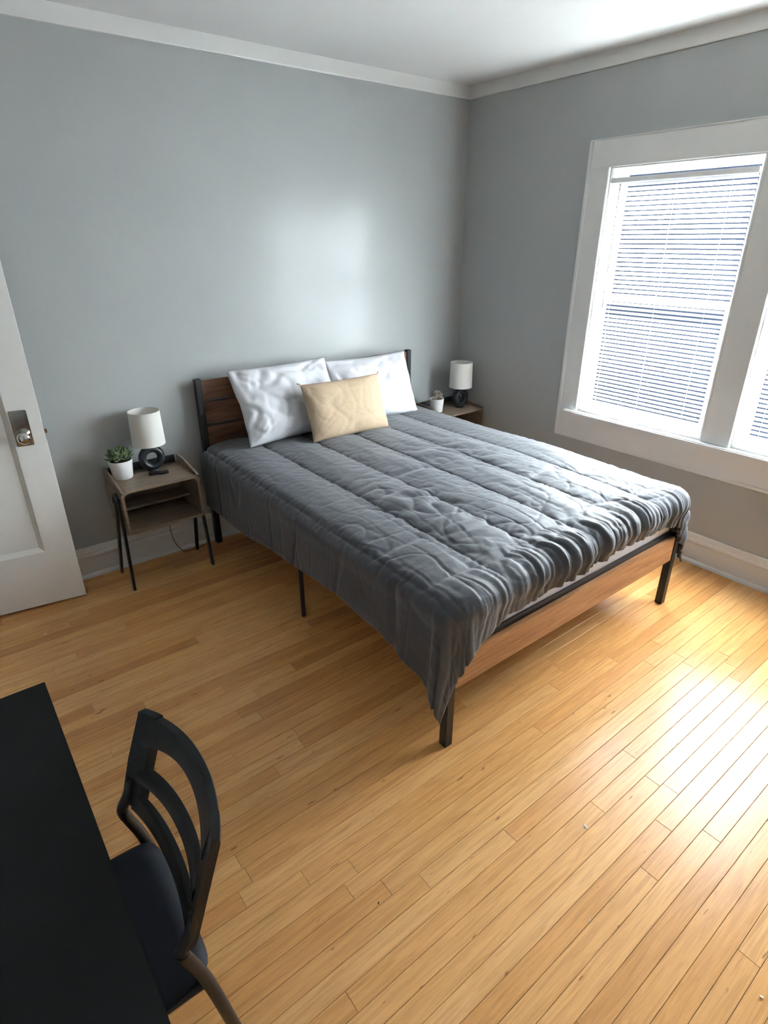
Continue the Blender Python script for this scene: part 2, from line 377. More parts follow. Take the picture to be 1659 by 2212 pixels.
def window(n, Y, label):
    y0, y1 = Y
    root = empty('window_%d' % n, (0.0, (y0 + y1) / 2, WZ0), kind='structure', label=label)
    inv = Matrix.Translation((0, -(y0 + y1) / 2, -WZ0))
    def p(name, bm, mat):
        o = obj(name, bm, mat); o.parent = root; o.matrix_parent_inverse = inv; return o
    bm = bmesh.new(); t = 0.006
    bx(bm, 0.0, T, y0, y0 + t, WZ0, WZ1); bx(bm, 0.0, T, y1 - t, y1, WZ0, WZ1); bx(bm, 0.0, T, y0 + t, y1 - t, WZ1 - t, WZ1); bx(bm, 0.0, T + 0.03, y0 + t, y1 - t, WZ0 - 0.0, WZ0 + 0.008)
    p('jamb_liner', bm, 'trim')
    a, b = y0 + t, y1 - t; zm = 1.415
    for nm, x0, z0, z1, br, tr in (('upper_sash', 0.080, zm - 0.02, WZ1 - t, 0.035, 0.030), ('lower_sash', 0.044, WZ0 + 0.008, zm + 0.02, 0.06, 0.035)):
        bm = bmesh.new(); s = 0.042; x1 = x0 + 0.034
        bx(bm, x0, x1, a, a + s, z0, z1, 0.002, 1); bx(bm, x0, x1, b - s, b, z0, z1, 0.002, 1)
        bx(bm, x0, x1, a + s, b - s, z0, z0 + br, 0.002, 1); bx(bm, x0, x1, a + s, b - s, z1 - tr, z1, 0.002, 1)
        so = p(nm, bm, 'trim')
        bm = bmesh.new(); bx(bm, x0 + 0.015, x0 + 0.019, a + s, b - s, z0 + br, z1 - tr)
        g = obj('pane', bm, 'glass'); g.parent = so
    bm = bmesh.new(); bx(bm, 0.032, 0.044, (a + b) / 2 - 0.03, (a + b) / 2 + 0.03, WZ0 + 0.025, WZ0 + 0.037, 0.004)
    p('sash_lift', bm, 'chrome')
    return root
window(1, W1, 'double hung window nearest the bed corner behind closed blinds')
window(2, W2, 'double hung window past the wide mullion behind closed blinds')

# blinds: every slat an object
PITCH = 0.0236; SW = 0.0189; TILT = math.radians(122)
def slat_mesh(L):
    bm = bmesh.new(); n = 4; top = []
    for k in range(n + 1):
        s = -SW / 2 + SW * k / n; c = 0.0022 * (1 - (2 * k / n - 1) ** 2)
        px = s * math.cos(TILT) - c * math.sin(TILT) * -1 * 0; pz = s * math.sin(TILT)
        px += -c * math.sin(TILT); pz += c * math.cos(TILT)
        top.append((px, pz))
    rows = [[bm.verts.new((px, yy, pz)) for px, pz in top] for yy in (-L / 2, L / 2)]
    for k in range(n): bm.faces.new((rows[0][k], rows[0][k + 1], rows[1][k + 1], rows[1][k]))
    me = bpy.data.meshes.new('slat'); bm.to_mesh(me); bm.free()
    for p_ in me.polygons: p_.use_smooth = True
    me.materials.append(M['slat']); return me
def blind(Y, label, bottom, gapL=0.003, gapR=0.016, wand=True):
    y0, y1 = Y[0] + 0.006 + gapR, Y[1] - 0.006 - gapL; yc = (y0 + y1) / 2; L = y1 - y0; xc = 0.014
    r = empty('window_blind', (xc, yc, bottom), label=label, cat='window blind')
    ztop = 2.040
    b_ = box('headrail', -0.014, 0.014, -L / 2, L / 2, ztop - 0.026 - bottom, ztop - bottom, 'vinyl', r, 0.002)
    me = slat_mesh(L); z = ztop - 0.026 - 0.010; k = 0
    while z > bottom + 0.018:
        share('slat', me, r, (0, 0, z - bottom), (R0.uniform(-0.0012, 0.0012), R0.uniform(-0.010, 0.010), 0)); z -= PITCH; k += 1
    box('bottom_rail', -0.012, 0.012, -L / 2, L / 2, 0.0, 0.012, 'vinyl', r, 0.003)
    for f in (-0.36, 0.0, 0.36):
        tube('ladder_cord', [(-0.0135, f * L, 0.01), (-0.0135, f * L, ztop - 0.026 - bottom)], 0.0007, 'vinyl', r, 5, 1)
    if wand:
        tube('tilt_wand', [(-0.020, L / 2 - 0.065, ztop - 0.03 - bottom), (-0.021, L / 2 - 0.065, ztop - 0.68 - bottom)], 0.0032, 'wand' if 'wand' in M else 'vinyl', r, 8, 1)
    return r
M['wand'] = plain('clear_grey_wand', (0.20, 0.21, 0.24), 0.25, var=0.05)
blind(W1, 'closed white mini blind with a tilt wand on the window nearest the bed corner', 0.742)
blind(W2, 'closed white mini blind on the window past the wide mullion', 0.744)

# dark wall added outside so the gaps between slats read dark
tag(box('gap_dark_wall', 3.6, 4.0, -16.0, 11.0, -3.0, 3.3, 'outside_dark', bev=0.0), 'slate blue wall added outside to darken the gaps between blind slats', 'backdrop')

tag(box('ground', 0.6, 30, -30, 25, -3.1, -3.0, 'outside_dark', bev=0.0), kind='structure', label='dark ground added outside to darken the blind gaps')  # unseen dark slab, added to keep downward views through the slats dark

# ---------------------------------------------------------------- door (open, leaf near the back wall)
lx, ly, hx_, hy_ = -2.918, -0.212, -3.700, -0.098
dl = math.hypot(lx - hx_, ly - hy_); da = math.atan2(ly - hy_, lx - hx_)
door = empty('door_1', (hx_, hy_, 0.012), da, kind='structure', label='white one panel door standing open in front of the back wall')
DH, DT = 2.02, 0.036
def dpart(name, x0, x1, y0, y1, z0, z1, mat='door', parent=None, bev=0.0015): return box(name, x0, x1, y0, y1, z0, z1, mat, parent or door, bev)
dpart('stile', 0, 0.128, 0, DT, 0, DH); dpart('stile', dl - 0.132, dl, 0, DT, 0, DH)
dpart('bottom_rail', 0.128, dl - 0.132, 0, DT, 0, 0.298); dpart('top_rail', 0.128, dl - 0.132, 0, DT, DH - 0.13, DH)
bm = bmesh.new()      # recessed panel with a sloped moulding on the room side
x0, x1, z0, z1 = 0.128, dl - 0.132, 0.298, DH - 0.13
o_ = [bm.verts.new((x, 0.001, z)) for x, z in ((x0, z0), (x1, z0), (x1, z1), (x0, z1))]
i_ = [bm.verts.new((x, 0.014, z)) for x, z in ((x0 + 0.022, z0 + 0.022), (x1 - 0.022, z0 + 0.022), (x1 - 0.022, z1 - 0.022), (x0 + 0.022, z1 - 0.022))]
k_ = [bm.verts.new((x, 0.022, z)) for x, z in ((x0, z0), (x1, z0), (x1, z1), (x0, z1))]
for i in range(4):
    j = (i + 1) % 4; bm.faces.new((o_[i], o_[j], i_[j], i_[i])); bm.faces.new((o_[i], k_[i], k_[j], o_[j]))
bm.faces.new(i_); bm.faces.new(k_[::-1])
obj('panel', bm, 'door', door)
pl = dpart('escutcheon', dl - 0.123, dl - 0.052, -0.006, 0.0, 0.852, 1.020, 'chrome', None, 0.004)
dpart('escutcheon_face', dl - 0.113, dl - 0.062, -0.0085, -0.006, 0.864, 1.008, 'chrome', pl, 0.002)
bm = bmesh.new()
pr = [(0.001, 0.0), (0.013, 0.0), (0.012, 0.016), (0.014, 0.022), (0.024, 0.030), (0.0285, 0.040), (0.027, 0.050), (0.018, 0.057), (0.001, 0.059)]
lathe(bm, pr, 32)
kn = obj('knob', bm, 'chrome', door, True, (dl - 0.086, -0.006, 0.900), (math.pi / 2, 0, 0))
bm = bmesh.new(); bx(bm, dl, dl + 0.012, 0.010, 0.024, 0.895, 0.917, 0.003); obj('latch_bolt', bm, 'chrome', door)
bm = bmesh.new(); bx(bm, dl - 0.0005, dl + 0.001, 0.006, 0.030, 0.86, 0.95, 0.0); obj('latch_plate', bm, 'chrome', door)
for z in (0.2, 1.75):
    tube('hinge', [(-0.004, 0.018, z), (-0.004, 0.018, z + 0.09)], 0.007, 'chrome', door, 10, 1)

# ---------------------------------------------------------------- bed
bx1, bx2, byh, byf = -2.117, -0.536, -0.060, -2.160
bed = empty('bed_frame', (bx1, byf, 0), label='bed frame of black metal posts with brown wood boards', cat='bed')
def bp_(name, x0, x1, y0, y1, z0, z1, mat, bev=0.002, parent=None):
    o = box(name, x0 - bx1, x1 - bx1, y0 - byf, y1 - byf, z0, z1, mat, parent or bed, bev); return o
P = 0.036
bp_('head_post', bx1, bx1 + P, byh - 0.018, byh + 0.018, 0, 1.028, 'black_metal')
bp_('head_post', bx2 - P, bx2, byh - 0.018, byh + 0.018, 0, 1.028, 'black_metal')
bp_('leg', bx1, bx1 + P, byf, byf + P, 0, 0.405, 'black_metal')
bp_('leg', bx2 - P, bx2, byf, byf + P, 0, 0.405, 'black_metal')
for z0, z1 in ((0.908, 1.018), (0.766, 0.892), (0.612, 0.750), (0.458, 0.596)):
    bp_('headboard_plank', bx1 + P, bx2 - P, byh - 0.010, byh + 0.012, z0, z1, 'board', 0.003)
bp_('head_brace', bx1 + P, bx2 - P, byh + 0.012, byh + 0.018, 0.45, 0.47, 'black_metal')
bp_('foot_plank', bx1 + P, bx2 - P, byf + 0.004, byf + 0.026, 0.262, 0.398, 'rail', 0.003)
bp_('foot_bracket', bx1 + P, bx2 - P, byf + 0.026, byf + 0.034, 0.362, 0.426, 'black_metal')
for x in (bx1 + 0.012, bx2 - 0.037):
    bp_('side_rail', x, x + 0.025, byf + P, byh - 0.018, 0.355, 0.400, 'black_metal')
for k in range(9):
    yy = -0.28 - k * 0.215
    bp_('mattress_slat', bx1 + 0.037, bx2 - 0.037, yy - 0.03, yy + 0.03, 0.382, 0.400, 'black_metal')
bp_('center_beam', -1.34, -1.31, byf + P, byh - 0.018, 0.345, 0.382, 'black_metal')
for x in (bx1 + 0.025, -1.325, bx2 - 0.025):
    tube('support_leg', [(x - bx1, -1.09 - byf, 0.0), (x - bx1, -1.09 - byf, 0.36)], 0.0115, 'black_metal', bed, 10, 1)

bm = bmesh.new(); bx(bm, -2.082, -0.571, -2.124, -0.085, 0.402, 0.632, 0.020, 4)
mt_ = obj('mattress', bm, 'sheet'); autosmooth(mt_, 60)
tag(mt_, 'white mattress with its sheet edge showing above the foot board', 'mattress')

# duvet ---------------------------------------------------------------
def lerp_tab(tab, v):
    if v <= tab[0][0]: return tab[0][1]
    for (a, p), (b, q) in zip(tab[:-1], tab[1:]):
        if v <= b:
            t = (v - a) / (b - a); t = t * t * (3 - 2 * t); return p + (q - p) * t
    return tab[-1][1]
def nz(x, y, z=0.0): return noise.noise(Vector((x, y, z)))
def crease(x, y, z, k): return max(0.0, 1 - abs(nz(x, y, z)) * k)
def ridge(x, y, z=0.0): return 1 - abs(nz(x, y, z)) * 2
LT = [(-2.2, 0.40), (-2.0, 0.37), (-1.77, 0.318), (-1.5, 0.300), (-1.0, 0.335), (-0.57, 0.372), (-0.2, 0.375)]
FT = [(-2.2, 0.30), (-2.06, 0.262), (-1.96, 0.215), (-1.84, 0.186), (-1.5, 0.165), (-1.2, 0.150), (-0.8, 0.160), (-0.5, 0.22)]
SEAM = [-2.39, -2.125, -1.86, -1.60, -1.34, -1.08, -0.82, -0.555, -0.29]
CROSS = {1: (-1.75, -2.03), 2: (-2.05,), 3: (-2.01, -1.2), 4: (-1.99,), 5: (-1.62, -2.0), 6: (-2.03, -1.72), 0: (-1.9,), 7: (-1.8,)}
DXL, DXR, DYF, DYH, RC, RS, ZT = -2.088, -0.572, -2.125, -0.125, 0.11, 0.062, 0.640
def duvet():
    NA, NB = 420, 400
    bm = bmesh.new(); grid = []
    for i in range(NA + 1):
        col = []
        fa = i / NA
        for j in range(NB + 1):
            fb = j / NB
            # flat cloth coordinates
            b0 = DYH + (DYF - DYH) * min(1, fb / 0.9)
            aL = DXL - lerp_tab(LT, b0); aR = DXR + 0.36 + 0.02 * nz(b0 * 2, 5)
            if fa < 0.15: a = DXL + (aL - DXL) * (0.15 - fa) / 0.15
            elif fa > 0.85: a = DXR + (aR - DXR) * (fa - 0.85) / 0.15
            else: a = DXL + (DXR - DXL) * (fa - 0.15) / 0.7
            of = lerp_tab(FT, a) + 0.008 * nz(a * 9, 2.2)
            b = b0 if fb <= 0.9 else DYF - of * (fb - 0.9) / 0.1
            # nearest point of the rounded top
            RC = 0.055 if a < -1.33 else 0.065
            cx = min(max(a, DXL + RC), DXR - RC); cy = max(b, DYF + RC)
            vx, vy = a - cx, b - cy; dist = math.hypot(vx, vy); d = dist - RC
            if dist > 1e-9: nx, ny = vx / dist, vy / dist
            else: nx, ny = 0.0, 0.0
            crown = 0.022 * max(0.0, 1 - ((a + 1.33) / 0.80) ** 2) * min(1, max(0, (b - DYF) / 0.5 + 0.2))
            crown += 0.014 * math.exp(-((b + 1.35) / 0.35) ** 2 - ((a + 0.62) / 0.25) ** 2)
            if d <= 0: x, y, z, sn, cs, dd = a, b, ZT + crown, 0.0, 1.0, 0.0
            else:
                phi = min(d / RS, math.pi / 2); hgt = max(0.0, d - RS * math.pi / 2)
                sn, cs = math.sin(phi), math.cos(phi); o = RS * sn
                foot = max(0.0, -ny); corner = 4 * nx * nx * ny * ny
                flare = 0.05 - 0.20 * foot * foot * min(1, max(0, (a + 2.06) / 0.22))
                if nx > 0: flare = flare * 0.5 + 0.10 * corner
                o += flare * hgt + 0.022 * corner * min(1, d / 0.1)
                x = cx + nx * (RC + o); y = cy + ny * (RC + o); z = ZT + crown * max(0, 1 - d / 0.15) - (RS * (1 - cs) + hgt); dd = d
            # quilting
            k = 0
            while k < len(SEAM) - 2 and a > SEAM[k + 1]: k += 1
            wob = 0.006 * nz(b * 3.0, k * 7.3)
            ds = min(abs(a - SEAM[k] - wob), abs(SEAM[k + 1] - a + wob)) / 0.13
            ds = min(1, max(0, ds)); q = 0.021 * (ds ** 0.33)
            fade = 1.0
            if dd > 0.05: fade = max(0.25, 1 - (dd - 0.05) / 0.12)
            q *= fade
            for yc in CROSS.get(k, ()):
                dc = abs(b - yc - 0.012 * nz(a * 6, yc)) / 0.045
                if dc < 1: q -= 0.010 * (1 - dc) ** 1.6 * min(1, ds * 3)
            # wrinkles: puckers off the seams, crumples toward the foot, gathered folds over the foot edge
            ftw = min(1, max(0, (-b - 1.0) / 1.0))
            wr = 0.0014 * ridge(a * 9, b * 26, 1.7) * (0.3 + 0.7 * ftw) + 0.0016 * nz(a * 24, b * 34, 4.1)
            wr -= 0.0035 * crease(a * 4 + b, b * 5.5 - a, 12.0, 18) * (0.4 + 0.6 * ftw)
            wr -= 0.0035 * crease(a * 11, b * 3.5, 15.0, 8) * ftw
            wr -= 0.004 * crease(a * 7, b * 15, 18.0, 7) * max(0, 1 - ds * 1.6)          # puckers along the stitching
            wr += 0.040 * abs(nz(a * 6 + b * 4, b * 9 - a * 3, 9.0)) ** 0.8 * math.exp(-((b + 1.50) / 0.36) ** 2 - ((a + 1.72) / 0.16) ** 2)
            wr += 0.022 * abs(nz(a * 8, b * 7, 3.0)) ** 0.8 * math.exp(-((b + 1.15) / 0.35) ** 2 - ((a + 1.15) / 0.30) ** 2)
            if dd > 0.04: wr *= max(0.25, 1 - (dd - 0.04) / 0.06)
            fe = b - DYF
            reach = 0.20 + 0.14 * nz(a * 3.1, 7.7)
            gath = min(1, max(0, (reach - fe) / (reach + 0.12)))
            if gath > 0 and (dd == 0 or abs(ny) > 0.3):
                gath = gath * gath * (3 - 2 * gath)
                ws = 0.25 + 0.75 * min(1, max(0, (a + 2.02) / 0.35))
                wp = a + 0.05 * nz(a * 3, b * 4, 0.5) + 0.12 * fe * nz(a * 2.2, 4.0)
                n1 = abs(nz(wp * 13.0, b * 1.3, 21.0)); n2 = abs(nz(wp * 29.0, b * 2.2, 31.0)); n3 = abs(nz(wp * 52.0, b * 4.0, 41.0))
                wr += gath * ws * (0.046 * n1 ** 0.75 + 0.024 * n2 ** 0.8 + 0.008 * n3 - 0.018) * (1 - 0.35 * min(1, dd / 0.2))
            side = abs(nx) if dd > 0.03 else 0.0
            if side > 0.5:
                g2 = min(1, dd / 0.22)
                wr -= 0.006 * g2 * crease(b * 3.2 + 0.3 * dd, dd * 0.7, 20.0, 22)
                wr += 0.008 * g2 * nz(b * 2.6, dd * 1.2, 24.0) - 0.002 * g2 * crease(b * 6.0, dd * 1.0, 27.0, 18)
            if dd > 0.03 and nx != 0 and abs(nx) < 0.99 and abs(ny) > 0.12:      # corner folds
                th = math.atan2(-ny, abs(nx)); g3 = min(1, dd / 0.35) * math.sin(2 * th)
                wr += g3 * (0.030 * math.sin(th * 5.2 - 0.7) - 0.018 * crease(th * 3.4, dd * 0.6, 33.0, 7))
            dn = q + wr
            px = x + nx * sn * dn; py = y + ny * sn * dn; pz = z + cs * dn
            if d <= 0: px, py, pz = x, y, z + dn
            if py > -0.126 : py = -0.126
            col.append(bm.verts.new((px, py, pz)))
        grid.append(col)
    for i in range(NA):
        for j in range(NB):
            bm.faces.new((grid[i][j], grid[i + 1][j], grid[i + 1][j + 1], grid[i][j + 1]))
    o = obj('duvet', bm, 'duvet', None, True)
    # make sure normals face up/outward
    if o.data.polygons[(NA // 2) * NB + NB // 2].normal.z < 0: o.data.flip_normals()
    md = o.modifiers.new('thickness', 'SOLIDIFY'); md.thickness = 0.008; md.offset = -1
    return o
tag(duvet(), 'dark grey quilted comforter draped over the bed', 'comforter')

# pillows -------------------------------------------------------------
def pillow(name, w_, h_, t_, mat, loc, rot, seed, amp=0.010, pinch=0.05, label='', cat='pillow', group=None, skew=0.0):
    bm = bmesh.new(); nu, nv = 56, 44; top = []; bot = []
    for i in range(nu + 1):
        a = []; c = []
        for j in range(nv + 1):
            u = -1 + 2 * i / nu; v = -1 + 2 * j / nv
            px = w_ / 2 * u * (1 - pinch * (1 - v * v) * abs(u) ** 3); py = h_ / 2 * v * (1 - pinch * (1 - u * u) * abs(v) ** 3)
            th = t_ / 2 * max(0, (1 - abs(u) ** 3.2)) ** 0.62 * max(0, (1 - abs(v) ** 3.2)) ** 0.62
            edge = min(1, 6 * min(1 - abs(u), 1 - abs(v)))
            r1 = amp * edge * (0.9 * nz(px * 6 + seed, py * 6, seed) + 0.5 * nz(px * 13, py * 13, seed + 3) - 0.55 * crease(px * 5 + py * 3, py * 7 - px * 2, seed + 5, 6) - 0.35 * crease(px * 11, py * 8, seed + 6, 6))
            # creases radiating from the corners
            for sx in (-1, 1):
                for sy in (-1, 1):
                    dx, dy = px - sx * w_ / 2, py - sy * h_ / 2; rr = math.hypot(dx, dy); an = math.atan2(dy, dx)
                    r1 += amp * 0.55 * (abs(nz(an * 4.5, rr * 3, seed + sx * 2 + sy)) * 3 - 0.6) * math.exp(-(rr / 0.17) ** 2) * edge
            px2 = px + 0.006 * nz(v * 3, seed) * (abs(u) > 0.9) + skew * py
            a.append((px2, py, th + r1)); c.append((px2, py, -th + amp * 0.3 * nz(px * 9, py * 9, seed + 8) * edge))
        top.append(a); bot.append(c)
    T_ = [[bm.verts.new(p) for p in r] for r in top]
    B_ = [[(T_[i][j] if i in (0, nu) or j in (0, nv) else bm.verts.new(bot[i][j])) for j in range(nv + 1)] for i in range(nu + 1)]
    for i in range(nu):
        for j in range(nv):
            bm.faces.new((T_[i][j], T_[i + 1][j], T_[i + 1][j + 1], T_[i][j + 1]))
            bm.faces.new((B_[i][j], B_[i][j + 1], B_[i + 1][j + 1], B_[i + 1][j]))
    o = obj(name, bm, mat, None, True, loc, rot)
    return tag(o, label, cat, group)
pillow('pillow', 0.67, 0.45, 0.17, 'pillow', (-1.625, -0.245, 0.872), (math.radians(62), math.radians(0), math.radians(2)), 1.3, 0.026, label='white pillow leaning on the headboard at the door side of the bed', cat='pillow')
pillow('pillow', 0.63, 0.42, 0.17, 'pillow', (-0.985, -0.222, 0.852), (math.radians(66), math.radians(0), math.radians(-3)), 5.1, 0.020, label='white pillow leaning on the headboard at the window side of the bed', cat='pillow')
cu = pillow('throw_pillow', 0.54, 0.335, 0.14, 'cush', (-1.36, -0.455, 0.830), (math.radians(68), 0, math.radians(-2)), 9.4, 0.007, 0.03, label='beige rectangular throw pillow with corner tassels propped on the white pillows', cat='pillow')
for sx, sy in ((-1, 1), (1, 1), (1, -1)):
    tube('tassel', [(sx * 0.262, sy * 0.160, 0), (sx * 0.275, sy * 0.172, 0.004), (sx * 0.282, sy * 0.178, -0.006)], 0.004, 'cush', cu, 6, 3)

# ---------------------------------------------------------------- nightstands
NW, ND, NZ = 0.41, 0.30, 0.585
def nightstand(cx, cy, label):
    r = empty('nightstand', (cx, cy, 0), label=label, cat='nightstand', group='wood nightstands with black legs')
    hw, hd = NW / 2, ND / 2; t = 0.014; zb = 0.342
    # top board with rounded side corners
    bm = bmesh.new()
    prof = [(-hw, NZ - 0.035)] + [(-hw + 0.03 - 0.03 * math.cos(a), NZ - 0.03 + 0.03 * math.sin(a)) for a in [math.radians(15 * k) for k in range(1, 7)]]
    prof = prof + [(-x, z) for x, z in prof[::-1]]
    inner = [(x * (hw - t) / hw, z - t) for x, z in prof]
    F = [[bm.verts.new((x, y, z)) for x, z in prof] for y in (-hd, hd)]; I = [[bm.verts.new((x, y, z)) for x, z in inner] for y in (-hd, hd)]
    n = len(prof)
    for k in range(n - 1):
        bm.faces.new((F[0][k], F[0][k + 1], F[1][k + 1], F[1][k])); bm.faces.new((I[0][k], I[1][k], I[1][k + 1], I[0][k + 1]))
        bm.faces.new((F[0][k], I[0][k], I[0][k + 1], F[0][k + 1])); bm.faces.new((F[1][k], F[1][k + 1], I[1][k + 1], I[1][k]))
    bm.faces.new((F[0][0], F[1][0], I[1][0], I[0][0])); bm.faces.new((F[0][-1], I[0][-1], I[1][-1], F[1][-1]))
    autosmooth(obj('top', bm, 'ns', r), 35)
    for s in (-1, 1):
        x0, x1 = sorted((s * hw, s * (hw - t)))
        box('side_panel', x0, x1, -hd, hd, zb, NZ - 0.036, 'ns', r, 0.001)
        # low gallery rail rising toward the back
        bm = bmesh.new(); xx0, xx1 = sorted((s * (hw - 0.001), s * (hw - 0.013)))
        pts = [(-hd, NZ - 0.004), (-hd, NZ + 0.003), (-hd + 0.03, NZ + 0.012), (hd - 0.10, NZ + 0.040), (hd, NZ + 0.042), (hd, NZ - 0.004)]
        A = [bm.verts.new((xx0, a, b)) for a, b in pts]; B = [bm.verts.new((xx1, a, b)) for a, b in pts]
        for k in range(len(pts)): bm.faces.new((A[k], A[(k + 1) % 6], B[(k + 1) % 6], B[k]))
        bm.faces.new(A[::-1]); bm.faces.new(B)
        obj('side_rail', bm, 'ns', r)
    box('back_rail', -hw + 0.026, hw - 0.026, hd - 0.014, hd, NZ - 0.002, NZ + 0.040, 'nsdark', r, 0.001)
    box('bottom_board', -hw + t, hw - t, -hd, hd, zb, zb + t, 'ns', r, 0.001)
    box('back_panel', -hw + t, hw - t, hd - 0.006, hd - 0.001, zb + t, NZ - t - 0.001, 'ns', r, 0.0)
    box('inner_shelf', -hw + t, hw - t, -hd + 0.16, hd - 0.006, zb + 0.075, zb + 0.085, 'ns', r, 0.001)
    for s in (-1, 1):        # A-shaped pair of legs on each side
        xt, xb = s * (hw + 0.008), s * (hw + 0.020)
        for y1, y0 in ((-0.090, -hd + 0.045), (-0.05, hd - 0.016)):
            bm = bmesh.new()
            sweep(bm, [Vector((xt, y1, NZ - 0.045)), Vector((xt, y1 + (y0 - y1) * 0.35, NZ * 0.62)), Vector((xb, y0, 0.0))], rrect(0.014, 0.028, 0.003), up=Vector((0, 1, 0)))
            obj('leg', bm, 'black_metal', r)
        bm = bmesh.new()
        sweep(bm, catmull([(xt, -0.105, NZ - 0.075), (xt, -0.088, NZ - 0.045), (xt, -0.06, NZ - 0.036), (xt, -0.036, NZ - 0.06), (xt, -0.03, NZ - 0.09)], 4), rrect(0.014, 0.024, 0.003), up=Vector((1, 0, 0)))
        obj('leg_joint', bm, 'black_metal', r)
    return r
nightstand(-2.470, -0.200, 'small open wooden nightstand between the door and the bed')
nightstand(-0.252, -0.200, 'small open wooden nightstand in the corner behind the bed')

# ---------------------------------------------------------------- lamps
def lamp(x, y, label, rz=0.0):
    r = empty('table_lamp', (x, y, NZ), rz, label=label, cat='lamp', group='bedside table lamps')
    bm = bmesh.new(); Ro, Ri = 0.068, 0.031; rm = (Ro + Ri) / 2; rt = (Ro - Ri) / 2 + 0.002; nU, nV = 48, 18
    rings = []
    for i in range(nU):
        a = 2 * math.pi * i / nU; ring = []
        for j in range(nV):
            b = 2 * math.pi * j / nV; q = 1.0 + 0.02 * nz(math.cos(a) * 2, math.sin(a) * 2, x)
            rr = rm * q + rt * math.cos(b); ring.append(bm.verts.new((rr * math.cos(a), 0.027 * math.sin(b), Ro + 0.004 + rr * math.sin(a))))
        rings.append(ring)
    for i in range(nU):
        for j in range(nV): bm.faces.new((rings[i][j], rings[(i + 1) % nU][j], rings[(i + 1) % nU][(j + 1) % nV], rings[i][(j + 1) % nV]))
    obj('ring_base', bm, 'ring', r, True)
    bm = bmesh.new(); lathe(bm, [(0.001, 0.0), (0.030, 0.0), (0.032, 0.004), (0.026, 0.009), (0.001, 0.012)], 28); obj('foot', bm, 'ring', r, True)
    bm = bmesh.new(); lathe(bm, [(0.001, 0.134), (0.012, 0.134), (0.012, 0.168), (0.016, 0.170), (0.016, 0.215), (0.001, 0.215)], 20); obj('socket', bm, 'black_metal', r)
    bm = bmesh.new(); lathe(bm, [(0.001, 0.214), (0.013, 0.214), (0.020, 0.235), (0.028, 0.260), (0.024, 0.282), (0.001, 0.290)], 20); obj('bulb', bm, 'pot', r, True)
    bm = bmesh.new(); z0, z1 = 0.150, 0.332
    lathe(bm, [(0.085, z0), (0.0805, z1), (0.0790, z1), (0.0835, z0), (0.085, z0)], 56)
    bmesh.ops.remove_doubles(bm, verts=bm.verts, dist=1e-5)
    sh = obj('lamp_shade', bm, 'shade', r); autosmooth(sh, 40)
    bm = bmesh.new()
    for k in range(3):
        a = k * 2 * math.pi / 3; sweep(bm, [Vector((0.012 * math.cos(a), 0.012 * math.sin(a), 0.172)), Vector((0.0832 * math.cos(a), 0.0832 * math.sin(a), 0.166))], circ(0.0015, 6))
    obj('spider', bm, 'black_metal', r)
    return r
lamp(-2.432, -0.122, 'black ring lamp with white drum shade standing near the door')
lamp(-0.165, -0.215, 'black ring lamp with white drum shade standing in the room corner')

